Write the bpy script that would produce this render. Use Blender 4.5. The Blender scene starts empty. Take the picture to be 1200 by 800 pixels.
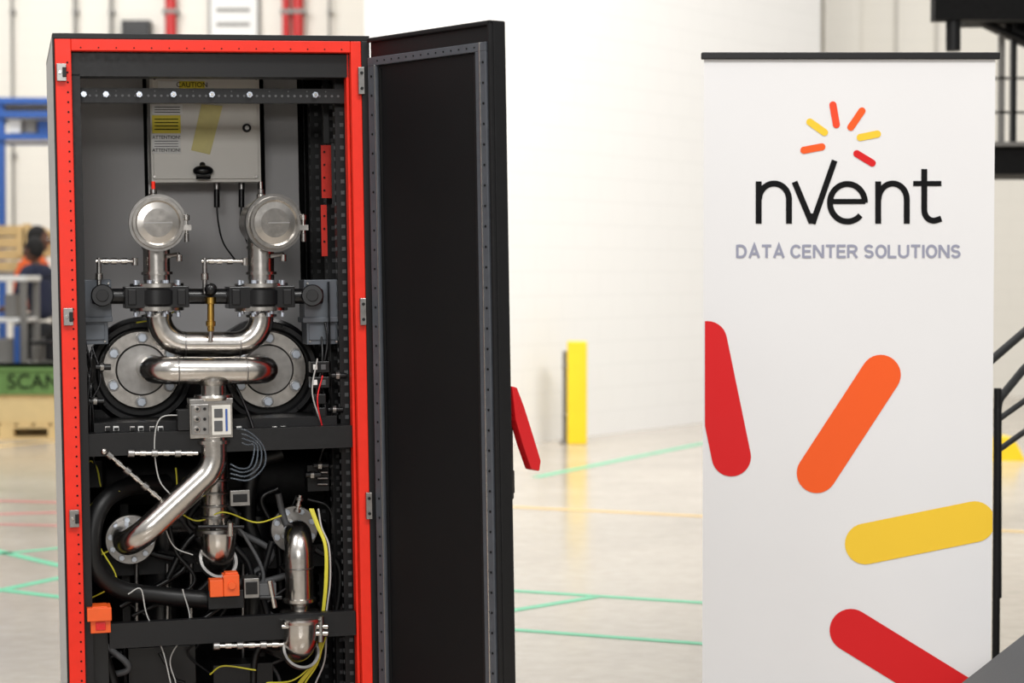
import bpy, math, random
from mathutils import Vector, Matrix, Quaternion
random.seed(4)
scene=bpy.context.scene
scene.view_settings.view_transform='Standard'
scene.view_settings.look='None'
F=2500.0; CAMZ=1.38
PITCH=math.atan(79/F)
CAM=Vector((0,0,CAMZ))
fw=Vector((0,math.cos(PITCH),-math.sin(PITCH))); up=Vector((0,math.sin(PITCH),math.cos(PITCH))); rt=Vector((1,0,0))
def ray(px,py): return fw+rt*((px-600)/F)+up*((400-py)/F)
def G(px,py,D):
    r=ray(px,py); return CAM+r*(D/r.y)
def FL(px,py,z=0.0):
    r=ray(px,py); return CAM+r*((z-CAMZ)/r.z)
# ---------------------------------------------------------------- materials
def lin(c):
    return tuple(((v/255)/12.92 if v/255<=0.04045 else ((v/255+0.055)/1.055)**2.4) for v in c)+(1,)
def mat(name,c,rough=.5,metal=0,noise=0.0,nscale=20,bump=0.0,spec=.5,emit=0,alpha=1,stretch=None,aniso=0,coat=0):
    m=bpy.data.materials.new(name); m.use_nodes=True
    nt=m.node_tree; b=nt.nodes['Principled BSDF']
    b.inputs['Base Color'].default_value=lin(c); b.inputs['Roughness'].default_value=rough
    b.inputs['Metallic'].default_value=metal; b.inputs['Specular IOR Level'].default_value=spec
    b.inputs['Coat Weight'].default_value=coat
    if alpha<1: b.inputs['Alpha'].default_value=alpha
    if noise or bump:
        tc=nt.nodes.new('ShaderNodeTexCoord'); mp=nt.nodes.new('ShaderNodeMapping')
        if stretch: mp.inputs['Scale'].default_value=stretch
        n=nt.nodes.new('ShaderNodeTexNoise'); n.inputs['Scale'].default_value=nscale; n.inputs['Detail'].default_value=4
        nt.links.new(tc.outputs['Object'],mp.inputs['Vector']); nt.links.new(mp.outputs['Vector'],n.inputs['Vector'])
        if noise:
            mx=nt.nodes.new('ShaderNodeMixRGB'); mx.blend_type='MIX'
            mx.inputs[1].default_value=lin([max(0,v*(1-noise)) for v in c]); mx.inputs[2].default_value=lin([min(255,v*(1+noise)) for v in c])
            nt.links.new(n.outputs['Fac'],mx.inputs[0]); nt.links.new(mx.outputs[0],b.inputs['Base Color'])
            mr=nt.nodes.new('ShaderNodeMapRange'); mr.inputs['To Min'].default_value=max(.02,rough*.75); mr.inputs['To Max'].default_value=min(1,rough*1.25)
            nt.links.new(n.outputs['Fac'],mr.inputs['Value']); nt.links.new(mr.outputs['Result'],b.inputs['Roughness'])
        if bump:
            bp=nt.nodes.new('ShaderNodeBump'); bp.inputs['Strength'].default_value=bump; bp.inputs['Distance'].default_value=.01
            nt.links.new(n.outputs['Fac'],bp.inputs['Height']); nt.links.new(bp.outputs['Normal'],b.inputs['Normal'])
    return m
STEEL=mat('brushed_steel',(194,190,185),.23,1,.08,60)
STEELD=mat('dull_steel',(146,144,142),.34,1,.12,50)
BLK=mat('black_powdercoat',(15,15,17),.42,0,.15,80,spec=.35)
BLKM=mat('black_matte',(8,8,9),.7,0,.2,40,spec=.2)
BLKG=mat('black_gloss',(15,15,17),.3,0,.1,20,spec=.4)
DPAN=mat('door_panel_black',(11,11,13),.5,0,.06,3,spec=.25)
RUB=mat('black_rubber_hose',(12,12,13),.45,0,.2,30,spec=.4)
RED=mat('red_frame_paint',(222,40,20),.42,0,.05,30,spec=.35)
GREYP=mat('galvanised_panel',(182,181,182),.5,.0,.05,6)
BOXG=mat('enclosure_grey',(210,207,200),.4,.1,.03,8)
ACT=mat('actuator_grey',(88,94,102),.5,0,.06,30)
ALU=mat('side_panel_aluminium',(190,191,192),.4,.4,.04,6)
FRG=mat('door_frame_grey',(86,90,97),.42,.4,.08,40)
BRASS=mat('brass',(190,152,76),.3,1,.08,40)
ORG=mat('orange_plastic',(222,86,26),.45,0,.05,30)
YEL=mat('yellow_cable',(204,196,58),.45,0,.05,30)
WHT=mat('white_plastic',(222,222,220),.45,0,.03,30)
WCB=mat('white_cable',(168,168,166),.45,0,.03,30)
CLR=mat('clear_tube',(120,130,142),.12,0,.05,30,alpha=.28)
BOLT=mat('zinc_bolt',(196,204,216),.3,.75,.06,60)
BLUEB=mat('blue_label',(45,80,150),.5,0,.05,30)
YLAB=mat('label_yellow',(232,214,60),.5,0,.02,30)
TAPE=mat('masking_tape',(218,208,140),.6,0,.04,60)
REDL=mat('red_handle',(205,26,32),.3,0,.04,20)
REDK=mat('red_bracket_paint',(180,34,20),.5,0,.05,20,spec=.3)
INK=mat('ink_black',(13,13,15),.7,0,.02,20,spec=.15)
HG=mat('hole_grey',(80,81,83),.6,.2,.1,20)
# ---------------------------------------------------------------- builder
def fillet(pts,br,n=10):
    pts=[Vector(p) for p in pts]
    if br<=0 or len(pts)<3: return pts
    out=[pts[0]]
    for i in range(1,len(pts)-1):
        P=pts[i]; a=(pts[i-1]-P); b=(pts[i+1]-P); la,lb=a.length,b.length
        if la<1e-6 or lb<1e-6: continue
        a/=la; b/=lb; ang=a.angle(b)
        if ang>3.10: out.append(P); continue
        t=br/math.tan(ang/2)
        t=min(t, la*(.98 if i==1 else .49), lb*(.98 if i==len(pts)-2 else .49))
        r=t*math.tan(ang/2); Cn=P+(a+b).normalized()*(r/math.sin(ang/2))
        s=P+a*t-Cn; e=P+b*t-Cn; tot=s.angle(e); ax=s.cross(e).normalized()
        for k in range(n+1):
            out.append(Cn+Quaternion(ax,tot*k/n)@s)
    out.append(pts[-1]); return out
def catmull(pts,n=8):
    pts=[Vector(p) for p in pts]
    if len(pts)<3: return pts
    P=[pts[0]*2-pts[1]]+pts+[pts[-1]*2-pts[-2]]; out=[]
    for i in range(1,len(P)-2):
        for k in range(n):
            t=k/n; p0,p1,p2,p3=P[i-1],P[i],P[i+1],P[i+2]
            out.append(.5*((2*p1)+(p2-p0)*t+(2*p0-5*p1+4*p2-p3)*t*t+(3*p1-p0-3*p2+p3)*t**3))
    out.append(pts[-1]); return out
class B:
    def __init__(s,name): s.name=name; s.v=[]; s.f=[]; s.mi=[]; s.sm=[]; s.mats=[]
    def m(s,mt):
        if mt not in s.mats: s.mats.append(mt)
        return s.mats.index(mt)
    def add(s,vs,fs,mt,smooth=False):
        o=len(s.v); s.v+= [tuple(v) for v in vs]; k=s.m(mt)
        for f in fs: s.f.append([i+o for i in f]); s.mi.append(k); s.sm.append(smooth)
    def box(s,a,b,mt,R=None,piv=None):
        x0,x1=sorted((a[0],b[0])); y0,y1=sorted((a[1],b[1])); z0,z1=sorted((a[2],b[2]))
        vs=[Vector(p) for p in [(x0,y0,z0),(x1,y0,z0),(x1,y1,z0),(x0,y1,z0),(x0,y0,z1),(x1,y0,z1),(x1,y1,z1),(x0,y1,z1)]]
        if R is not None:
            c=Vector(piv) if piv is not None else Vector(((x0+x1)/2,(y0+y1)/2,(z0+z1)/2))
            vs=[c+R@(v-c) for v in vs]
        s.add(vs,[(0,3,2,1),(4,5,6,7),(0,1,5,4),(1,2,6,5),(2,3,7,6),(3,0,4,7)],mt)
    def prism(s,poly,off,mt):
        n=len(poly); p=[Vector(q) for q in poly]; q=[v+Vector(off) for v in p]
        s.add(p+q,[tuple(range(n)),tuple(range(2*n-1,n-1,-1))]+[(i,i+n,(i+1)%n+n,(i+1)%n) for i in range(n)],mt)
    def poly(s,pts,mt): s.add(pts,[tuple(range(len(pts)))],mt)
    def lathe(s,p,ax,prof,mt,seg=32):
        p=Vector(p); ax=Vector(ax).normalized(); u=ax.orthogonal().normalized(); w=ax.cross(u)
        for (t0,r0),(t1,r1) in zip(prof[:-1],prof[1:]):
            vs=[]
            for t,r in ((t0,r0),(t1,r1)):
                for k in range(seg):
                    a=2*math.pi*k/seg; vs.append(p+ax*t+(u*math.cos(a)+w*math.sin(a))*r)
            s.add(vs,[(k,(k+1)%seg,seg+(k+1)%seg,seg+k) for k in range(seg)],mt,True)
    def cyl(s,a,b,r,mt,r2=None,seg=24):
        a=Vector(a); b=Vector(b); L=(b-a).length; r2=r if r2 is None else r2; c=min(r,r2,L)*.1
        s.lathe(a,b-a,[(0,.0001),(0,r-c),(c,r),(L-c,r2),(L,r2-c),(L,.0001)],mt,seg)
    def tube(s,pts,r,mt,br=0,seg=16,cap=True,n=10):
        pts=fillet(pts,br,n); q=[pts[0]]
        for p in pts[1:]:
            if (p-q[-1]).length>1e-5: q.append(p)
        pts=q; N=len(pts)
        T=[(pts[min(i+1,N-1)]-pts[max(i-1,0)]).normalized() for i in range(N)]
        u=T[0].orthogonal().normalized(); vs=[]
        for i in range(N):
            if i: 
                u=T[i-1].rotation_difference(T[i])@u
            u=(u-T[i]*u.dot(T[i])).normalized(); w=T[i].cross(u)
            for k in range(seg):
                a=2*math.pi*k/seg; vs.append(pts[i]+(u*math.cos(a)+w*math.sin(a))*r)
        s.add(vs,[(i*seg+k,i*seg+(k+1)%seg,(i+1)*seg+(k+1)%seg,(i+1)*seg+k) for i in range(N-1) for k in range(seg)],mt,True)
        if cap:
            s.add(vs[:seg][::-1],[tuple(range(seg))],mt); s.add(vs[-seg:],[tuple(range(seg))],mt)
    def cable(s,pts,r,mt): s.tube(catmull(pts),r,mt,seg=8)
    def sphere(s,c,r,mt,seg=20,sc=(1,1,1)):
        c=Vector(c); vs=[];fs=[];R=seg//2
        for i in range(R+1):
            for k in range(seg):
                a=math.pi*i/R; b=2*math.pi*k/seg
                vs.append(c+Vector((r*sc[0]*math.sin(a)*math.cos(b),r*sc[1]*math.sin(a)*math.sin(b),r*sc[2]*math.cos(a))))
        for i in range(R):
            for k in range(seg): fs.append((i*seg+k,(i+1)*seg+k,(i+1)*seg+(k+1)%seg,i*seg+(k+1)%seg))
        s.add(vs,fs,mt,True)
    def flange(s,c,ax,r,th,mt,nb=8,br=.006,ri=None,bm=None):
        c=Vector(c); ax=Vector(ax).normalized(); s.cyl(c,c+ax*th,r,mt,seg=36)
        u=ax.orthogonal().normalized(); w=ax.cross(u)
        for k in range(nb):
            a=2*math.pi*(k+.5)/nb; p=c+(u*math.cos(a)+w*math.sin(a))*(r*.8)
            s.cyl(p-ax*.008,p+ax*(th+.008),br,bm or BOLT,seg=6)
    def build(s,parent=None,bevel=0):
        me=bpy.data.meshes.new(s.name); me.from_pydata(s.v,[],s.f)
        for mt in s.mats: me.materials.append(mt)
        me.polygons.foreach_set('material_index',s.mi); me.polygons.foreach_set('use_smooth',s.sm); me.update()
        o=bpy.data.objects.new(s.name,me); scene.collection.objects.link(o)
        if parent: o.parent=parent
        if bevel:
            bv=o.modifiers.new('Bevel','BEVEL'); bv.width=bevel; bv.segments=2; bv.limit_method='ANGLE'; bv.angle_limit=math.radians(50)
        return o
def empty(name,M=None):
    e=bpy.data.objects.new(name,None); scene.collection.objects.link(e); e.empty_display_size=.1
    if M is not None: e.matrix_world=M
    return e
def text(name,s,loc,size,mt,parent,rot=(math.pi/2,0,0),width=None,align='CENTER',off=0.0):
    cu=bpy.data.curves.new(name,'FONT'); cu.body=s; cu.size=size; cu.align_x=align; cu.align_y='CENTER'; cu.offset=off
    cu.materials.append(mt); o=bpy.data.objects.new(name,cu); scene.collection.objects.link(o)
    o.location=loc; o.rotation_euler=rot
    if parent: o.parent=parent
    return o
# ================================================================= ROOM
def floor_mat():
    m=bpy.data.materials.new('polished_concrete'); m.use_nodes=True; nt=m.node_tree; b=nt.nodes['Principled BSDF']
    tc=nt.nodes.new('ShaderNodeTexCoord')
    n=nt.nodes.new('ShaderNodeTexNoise'); n.inputs['Scale'].default_value=.8; n.inputs['Detail'].default_value=8; n.inputs['Roughness'].default_value=.65
    n2=nt.nodes.new('ShaderNodeTexNoise'); n2.inputs['Scale'].default_value=12; n2.inputs['Detail'].default_value=5
    nt.links.new(tc.outputs['Object'],n.inputs['Vector']); nt.links.new(tc.outputs['Object'],n2.inputs['Vector'])
    cr=nt.nodes.new('ShaderNodeValToRGB'); cr.color_ramp.elements[0].position=.3; cr.color_ramp.elements[0].color=lin((178,168,155))
    cr.color_ramp.elements[1].position=.7; cr.color_ramp.elements[1].color=lin((198,189,176))
    nt.links.new(n.outputs['Fac'],cr.inputs[0])
    mx=nt.nodes.new('ShaderNodeMixRGB'); mx.blend_type='OVERLAY'; mx.inputs[0].default_value=.18
    nt.links.new(cr.outputs[0],mx.inputs[1]); nt.links.new(n2.outputs['Fac'],mx.inputs[2]); nt.links.new(mx.outputs[0],b.inputs['Base Color'])
    mr=nt.nodes.new('ShaderNodeMapRange'); mr.inputs['To Min'].default_value=.10; mr.inputs['To Max'].default_value=.26
    nt.links.new(n.outputs['Fac'],mr.inputs['Value']); nt.links.new(mr.outputs['Result'],b.inputs['Roughness'])
    return m
fb=B('floor'); fb.box((-16,-4,-.1),(16,34,0),floor_mat()); fb.build()
def block_mat(c,cm,bw=.4):
    m=bpy.data.materials.new('painted_block'); m.use_nodes=True; nt=m.node_tree; b=nt.nodes['Principled BSDF']; b.inputs['Roughness'].default_value=.5
    tc=nt.nodes.new('ShaderNodeTexCoord'); sp=nt.nodes.new('ShaderNodeSeparateXYZ'); cb=nt.nodes.new('ShaderNodeCombineXYZ')
    nt.links.new(tc.outputs['Object'],sp.inputs[0]); nt.links.new(sp.outputs[0],cb.inputs[0]); nt.links.new(sp.outputs[2],cb.inputs[1])
    br=nt.nodes.new('ShaderNodeTexBrick'); br.inputs['Scale'].default_value=1; br.inputs['Brick Width'].default_value=bw; br.inputs['Row Height'].default_value=.2
    br.inputs['Mortar Size'].default_value=.006; br.inputs['Mortar Smooth'].default_value=.4
    br.inputs['Color1'].default_value=lin(c); br.inputs['Color2'].default_value=lin(c); br.inputs['Mortar'].default_value=lin(cm)
    nt.links.new(cb.outputs[0],br.inputs['Vector']); nt.links.new(br.outputs['Color'],b.inputs['Base Color'])
    bp=nt.nodes.new('ShaderNodeBump'); bp.inputs['Strength'].default_value=.05; bp.inputs['Distance'].default_value=.01; bp.invert=True
    nt.links.new(br.outputs['Fac'],bp.inputs['Height']); nt.links.new(bp.outputs['Normal'],b.inputs['Normal'])
    return m
WALLW=block_mat((240,239,237),(234,233,231)); WALLB=block_mat((224,220,211),(219,215,206),2.4)
def wall(name,p,q,h,th,mt):
    p=Vector((*p,0)); q=Vector((*q,0)); L=(q-p).length
    b=B(name); b.box((0,0,0),(L,th,h),mt); o=b.build(); o.location=p; o.rotation_euler=(0,0,math.atan2(q.y-p.y,q.x-p.x)); return o
wall('wall_back',(-.93,15.8),(3.14,21.8),7,.2,WALLW)
wall('wall_return',(-1.45,30),(-1.07,15.95),7,.12,WALLB)
wall('wall_far',(-14,30),(-1.3,30),7,.2,WALLB)
wall('wall_right',(3.2,24),(15,24),7,.2,WALLB)
tb=B('trim_1'); 
for px0,px1 in ((962,1003),):
    a=G(px0,300,23.95); c=G(px1,300,23.95); tb.box((a.x,23.75,0),(c.x,24,7),WALLB)
for px0 in (1048,1095): a=G(px0,300,23.95); tb.box((a.x,23.96,0),(a.x+.03,24,7),block_mat((190,186,178),(190,186,178)))
tb.build()
PIPEG=mat('grey_conduit',(120,118,115),.5,.2,.05,20); PIPR=mat('sprinkler_red',(186,28,30),.4,0,.05,20)
for i,(x,w,mt,nm) in enumerate([(200,13,PIPR,'sprinkler_pipe'),(335,9,PIPR,'sprinkler_pipe'),(349,13,PIPR,'sprinkler_pipe'),(88,4,PIPEG,'wall_conduit'),(130,4,PIPEG,'wall_conduit'),(14,3,PIPEG,'wall_conduit'),(386,3,PIPEG,'wall_conduit')]):
    a=G(x,20,29.85); b=B(nm); r=w/2/(F/29.85)
    b.cyl((a.x,29.85,0),(a.x,29.85,6.9),r,mt)
    for z in (1.,3.,5.,6.5): b.box((a.x-r*1.3,29.85-r*1.2,z),(a.x+r*1.3,29.99,z+.06),PIPEG)
    b.build()
b=B('wall_notice_board'); a=G(247,60,29.9); c=G(301,-20,29.9); b.box((a.x,29.9,a.z),(c.x,29.99,c.z),WHT); b.box((a.x-.04,29.93,a.z-.04),(c.x+.04,29.99,c.z+.04),PIPEG)
for k in range(4): b.box((a.x+.08,29.89,c.z-.15-.2*k),(c.x-.1,29.9,c.z-.2-.2*k),PIPEG)
b.build()
b=B('electrical_panel'); a=G(143,60,29.8); c=G(176,24,29.8); b.box((a.x,29.75,a.z),(c.x,29.99,c.z),BLK); b.box((a.x+.03,29.73,a.z+.03),(c.x-.03,29.75,c.z-.03),BLKG); b.build()
# floor tape
GRN=mat('green_tape',(110,206,164),.4,0,.05,10); ORL=mat('orange_tape',(236,200,132),.4,0,.05,10); RDL=mat('red_tape',(205,124,120),.4,0,.05,10)
tp=B('floor_tape_markings')
def tape(a,b_,w,mt):
    p=FL(*a); q=FL(*b_); d=(q-p).normalized(); n=Vector((-d.y,d.x,0))*w/2
    tp.prism([p-n+Vector((0,0,.0005)),q-n+Vector((0,0,.0005)),q+n+Vector((0,0,.0005)),p+n+Vector((0,0,.0005))],(0,0,.002),mt)
tape((440,682),(1010,718),.05,GRN); tape((440,726),(1010,768),.05,GRN); tape((560,722),(700,699),.05,GRN)
tape((628,559),(880,508),.07,GRN); tape((560,592),(1260,626),.07,ORL)
tape((-60,632),(75,664),.06,GRN); tape((-60,704),(75,676),.06,GRN); tape((-60,684),(75,700),.06,GRN); tape((-60,655),(90,640),.05,GRN)
tape((-60,585),(80,589),.07,RDL); tape((-60,604),(80,600),.07,RDL); tape((-60,613),(80,616),.05,RDL); tape((-60,528),(90,515),.07,ORL)
tp.build()
# bollard
YB=mat('bollard_yellow',(240,204,28),.5,0,.03,10)
b=B('safety_bollard'); a=G(665,520,17.25); c=G(688,400,17.25)
b.box((a.x,17.25,0),(c.x,17.41,c.z),YB)
b.cyl((a.x-.02,17.36,0),(a.x-.02,17.36,c.z-.08),.018,PIPEG); b.box((a.x-.06,17.3,0),(a.x+.02,17.42,.02),PIPEG)
for z in (.2,.6): b.box((a.x-.04,17.33,z),(a.x+.01,17.39,z+.05),PIPEG)
b.build(bevel=.02)

# ================================================================= CABINET
TH=math.radians(13.4); TL=math.radians(.95); W=.811; H=1.989
ORGN=Vector((-1.130,5.42,0.0))
M=Matrix.Translation(ORGN)@Matrix.Rotation(TH,4,'Z')@Matrix.Rotation(-TL,4,'Y'); MI=M.inverted()
cab=empty('cooling_unit_cabinet',M)
co=MI@CAM; R3=MI.to_3x3()
def C(px,py,d):
    r=R3@ray(px,py); return co+r*((d-co.y)/r.y)
def RR(p,d): return p*(5.55+d)/F
def bx(b,x0,y0,x1,y1,d0,d1,mt):
    p=C(x0,y0,d0); q=C(x1,y1,d0); b.box((p.x,d0,p.z),(q.x,d1,q.z),mt)
DP=.78
b=B('shell')
b.box((0,.02,.08),(.012,DP,H-.004),ALU); b.box((W-.012,.02,.08),(W,DP,H-.004),BLK)
b.box((0,0,H-.014),(W,DP,H),BLK); b.box((0,DP-.01,.08),(W,DP,H-.014),BLKM); b.box((0,0,.08),(W,DP,.11),BLK)
b.box((W-.022,0,.08),(W,.03,H-.014),BLK); b.box((0,0,.08),(.005,.022,H-.014),BLK)
for x in (.08,W-.08):
    for y in (.08,DP-.08):
        b.cyl((x-.02,y,.035),(x+.02,y,.035),.032,RUB); b.box((x-.03,y-.03,.05),(x+.03,y+.03,.08),BLK)
b.build(cab,.0015)
b=B('red_frame')
b.box((.005,.001,.11),(.046,.03,H-.014),RED); b.box((W-.050,.001,.11),(W-.022,.03,H-.014),RED)
b.box((.046,.001,H-.044),(W-.050,.03,H-.014),RED); b.box((.046,.001,.11),(W-.050,.03,.15),RED)
b.box((.040,.03,.11),(.046,.06,H-.044),RED); b.box((W-.058,.03,.11),(W-.05,.07,H-.044),RED)
b.build(cab,.002)
b=B('frame_holes')
z=.14
while z<H-.06:
    b.cyl((.036,-.0005,z),(.036,.002,z),.0025,BLKM,seg=10); z+=.025
x=.07
while x<W-.06:
    b.cyl((x,-.0005,H-.036),(x,.002,H-.036),.0018,BLKM,seg=8); x+=.0445
b.build(cab)
b=B('latch_keepers')
for px,py in ((72,85),(80,371),(87,607)):
    p=C(px,py,0); b.box((p.x-.012,-.012,p.z-.022),(p.x+.012,0,p.z+.022),STEELD); b.box((p.x+.002,-.02,p.z-.012),(p.x+.012,-.012,p.z+.012),BLK); b.cyl((p.x-.004,-.02,p.z),(p.x-.004,-.012,p.z),.004,STEEL)
for px,py in ((421,95),(423,365),(430,592)):
    p=C(px,py,0); b.box((p.x-.004,-.014,p.z-.035),(p.x+.012,0,p.z+.035),STEELD); b.cyl((W+.004,-.014,p.z-.035),(W+.004,-.014,p.z+.035),.007,STEELD); b.cyl((p.x+.004,-.02,p.z+.02),(p.x+.004,-.012,p.z+.02),.004,BLK); b.cyl((p.x+.004,-.02,p.z-.02),(p.x+.004,-.012,p.z-.02),.004,BLK)
b.build(cab,.001)
# inner structure
b=B('inner_structure')
b.box((.046,.03,H-.106),(W-.05,.10,H-.046),BLK)
b.box((.046,.03,.11),(.068,.07,H-.10),BLK)
b.box((.02,.4,.11),(.05,.44,H-.1),BLK); b.box((.02,.72,.11),(.07,.76,H-.1),BLK)
for (y0,y1,x0) in ((.12,.16,W-.076),(.30,.36,W-.076),(.56,.62,W-.08)):
    b.box((x0,y0,.11),(W-.015,y1,H-.1),BLK)
b.box((W-.05,.06,.11),(W-.018,.1,H-.1),BLK)
bx(b,376,170,390,232,.20,.205,REDK); bx(b,376,240,384,300,.20,.205,REDK); bx(b,388,168,402,240,.14,.145,BLK); bx(b,378,90,386,168,.22,.225,BLK)
bx(b,80,60,174,412,.66,.67,GREYP); bx(b,178,60,306,412,.66,.67,GREYP); bx(b,308,60,354,412,.655,.67,GREYP); bx(b,72,330,372,840,.675,.68,BLKM)
bx(b,174,60,178,400,.645,.66,STEELD); bx(b,354,60,360,330,.64,.67,BLK)
bx(b,86,103,407,121,.07,.09,BLK)
bx(b,94,509,413,524,.04,.30,BLK); bx(b,128,731,417,744,.03,.06,BLK)
bx(b,110,480,395,500,.33,.55,BLKG); bx(b,110,496,395,508,.1,.3,BLK)
bx(b,92,508,104,840,.10,.14,BLK); bx(b,386,330,396,840,.10,.14,BLK)
bx(b,100,540,398,560,.40,.44,BLK); bx(b,100,650,398,662,.36,.40,BLK); bx(b,140,560,156,840,.45,.5,BLK); bx(b,300,560,312,840,.45,.5,BLK)
b.build(cab,.0015)
b=B('rail_holes')
p0=C(90,112,.07); p1=C(402,112,.07); x=p0.x
i=0
while x<p1.x:
    b.cyl((x,.068,p0.z),(x,.072,p0.z),.0035,HG,seg=10)
    if i%3==0: b.cyl((x,.068,p0.z+.012),(x,.072,p0.z+.012),.002,HG,seg=8)
    x+=.0165; i+=1
for px in (98,124,163,203,248,292,369):
    p=C(px,112,.07); b.cyl((p.x,.058,p0.z+.003),(p.x,.07,p0.z+.003),.0085,BOLT,seg=6); b.cyl((p.x,.054,p0.z+.003),(p.x,.06,p0.z+.003),.004,STEEL)
for (y,x0) in ((.12,W-.076),(.30,W-.076),(.56,W-.08)):
    z=.2
    while z<H-.13:
        b.box((x0-.002,y+.012,z),(x0+.001,y+.028,z+.010),HG); b.box((x0+.012,y-.002,z),(x0+.022,y+.001,z+.010),HG); z+=.03
for k in range(8):
    p=C(380,178+k*15,.2); b.cyl((p.x,.198,p.z),(p.x,.202,p.z),.003,BLKM,seg=8)
b.build(cab)
# enclosure
b=B('control_enclosure')
bx(b,175,86,306,213,.50,.62,BOXG); bx(b,178,90,303,209,.492,.50,BOXG)
bx(b,185,95,240,104,.490,.492,YLAB); bx(b,185,95,210,104,.489,.49,WHT)
bx(b,178,122,214,134,.490,.492,WHT); bx(b,178,135,212,156,.490,.492,YLAB); bx(b,178,157,212,180,.490,.492,WHT)
for k in range(4): bx(b,181,139+k*4,209,140+k*4,.489,.49,INK)
for k in range(3): bx(b,181,125+k*3,211,126+k*3,.489,.49,HG)
for k in range(3): bx(b,181,165+k*3,209,165.7+k*3,.489,.49,HG)
p=C(289,150,.49); b.cyl((p.x,.482,p.z),(p.x,.492,p.z),RR(5,.5),BLK); b.cyl((p.x,.480,p.z),(p.x,.483,p.z),RR(2.5,.5),STEEL)
for q in ((181,92),(300,92),(181,207),(300,207)):
    p=C(*q,.49); b.cyl((p.x,.487,p.z),(p.x,.492,p.z),.004,STEEL)
p=C(238,200,.47)
b.sphere(p,RR(8,.47),BLKG,sc=(1.5,1,.8)); b.cyl((p.x-.02,.47,p.z-.012),(p.x+.02,.47,p.z-.012),.012,BLKG); b.cyl((p.x,.47,p.z),(p.x,.49,p.z+.02),.008,BLKG)
a=[C(236,122,.489),C(261,124,.489),C(246,181,.489),C(224,176,.489)]
b.prism(a,(0,.002,0),TAPE)
b.build(cab,.0015)
for s,x,y,h in (('CAUTION',225,99.5,8),('ATTENTION!',195,161,5.5),('ATTENTION!',195,176,5.5)):
    text('label_text',s,C(x,y,.487),RR(h,.49),INK,cab)
b=B('enclosure_glands')
for x in (254,283):
    b.cyl(C(x,213,.55),C(x,222,.55),RR(4,.5),STEELD); b.cyl(C(x,222,.55),C(x,243,.55),RR(3.5,.5),BLKG)
b.cable([C(254,240,.55),C(256,262,.54),C(262,285,.5),C(276,305,.45)],.0025,BLK)
b.cable([C(283,240,.55),C(282,262,.54),C(290,285,.5)],.0025,BLK)
b.build(cab)
# ---- strainers with end caps + valve train
b=B('strainer_pipework')
for (pxc,pxp,rr) in ((185,179,30),(322,305,31)):
    d0=.03; front=C(pxc,261,d0); rear=C(pxp,261,.17); ax=(rear-front).normalized(); R=RR(rr,d0)
    b.lathe(front,ax,[(-.004,.0001),(-.0035,R*.55),(-.001,R*.8),(-.008,R*.86),(-.008,R*.97),(0,R),(.02,R),(.024,R*.9),(.024,R*.86),(.14,R*.86),(.16,R*.5),(.165,.001)],STEEL,48)
    b.box(front+Vector((-R*.55,-.0065,-.0015)),front+Vector((R*.55,-.003,.0015)),STEELD)
    b.lathe(front+ax*.004,ax,[(0,R*1.0),(0,R*1.10),(.016,R*1.10),(.016,R)],STEELD,48)
    q=front+Vector((R*1.1,.01,0)); b.cyl(q+Vector((0,0,-.028)),q+Vector((0,0,.022)),.0045,STEEL); b.cyl(q+Vector((0,0,.006)),q+Vector((0,0,.02)),.009,STEEL,seg=6); b.box(q+Vector((-.012,-.008,-.02)),q+Vector((.012,.008,-.006)),STEEL); b.cyl(q+Vector((0,-.0,-.05)),q+Vector((0,0,-.028)),.006,STEELD)
    t=C(pxp+1,235,.10); b.cyl(t,t+Vector((0,0,.018)),.012,STEEL); b.cyl(t+Vector((0,0,.018)),t+Vector((0,0,.03)),.009,STEELD,seg=6)
    b.cyl(t+Vector((0,0,.03)),t+Vector((0,0,.05)),.005,RED if pxc<200 else STEEL)
    xv=184 if pxc<200 else 306
    b.cyl(C(xv-1,262,.12),C(xv,336,.12),RR(15.5,.12),STEEL,seg=32)
    b.lathe(C(xv,288,.12),(0,0,-1),[(0,RR(15.5,.12)),(.001,RR(17.5,.12)),(.008,RR(17.5,.12)),(.009,RR(15.5,.12))],STEEL)
    b.lathe(C(xv,318,.12),(0,0,-1),[(0,RR(15.5,.12)),(.001,RR(18,.12)),(.008,RR(18,.12)),(.009,RR(15.5,.12))],STEEL)
    b.cyl(C(xv+12,300,.09),C(xv+26,298,.07),.006,STEELD); b.cyl(C(xv+26,298,.07),C(xv+26,306,.07),.008,STEEL,seg=6)
    b.flange(C(xv,337,.12),(0,0,1),RR(31,.12),.012,STEEL,8,.006)
    b.cyl(C(xv,338,.12),C(xv,358,.12),RR(31,.12),BLKG,seg=36)
    b.flange(C(xv,364,.12),(0,0,1),RR(31,.12),.012,STEEL,8,.006)
    for dx in (-25,-9,9,25):
        b.cyl(C(xv+dx,328,.07),C(xv+dx,334,.07),.006,BOLT,seg=6); b.cyl(C(xv+dx,366,.07),C(xv+dx,371,.07),.006,BOLT,seg=6)
    b.lathe(C(xv,368,.12),(0,0,-1),[(0,RR(15,.12)),(.001,RR(18,.12)),(.007,RR(18,.12)),(.008,RR(15,.12))],STEEL)
r=RR(14.5,.12)
b.tube([C(186,366,.12),C(188,403,.12),C(308,403,.12),C(306,366,.12)],r,STEEL,br=RR(32,.12),seg=28)
for x in (216,280): b.lathe(C(x,403,.12),(1,0,0),[(0,r),(.001,r*1.02),(.003,r*1.02),(.004,r)],STEELD)
r=RR(16,.05)
b.tube([C(181,434,.05)+Vector((0,.25,0)),C(181,434,.05),C(313,434,.05),C(313,434,.05)+Vector((0,.25,0))],r,STEEL,br=RR(27,.05),seg=32)
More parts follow.
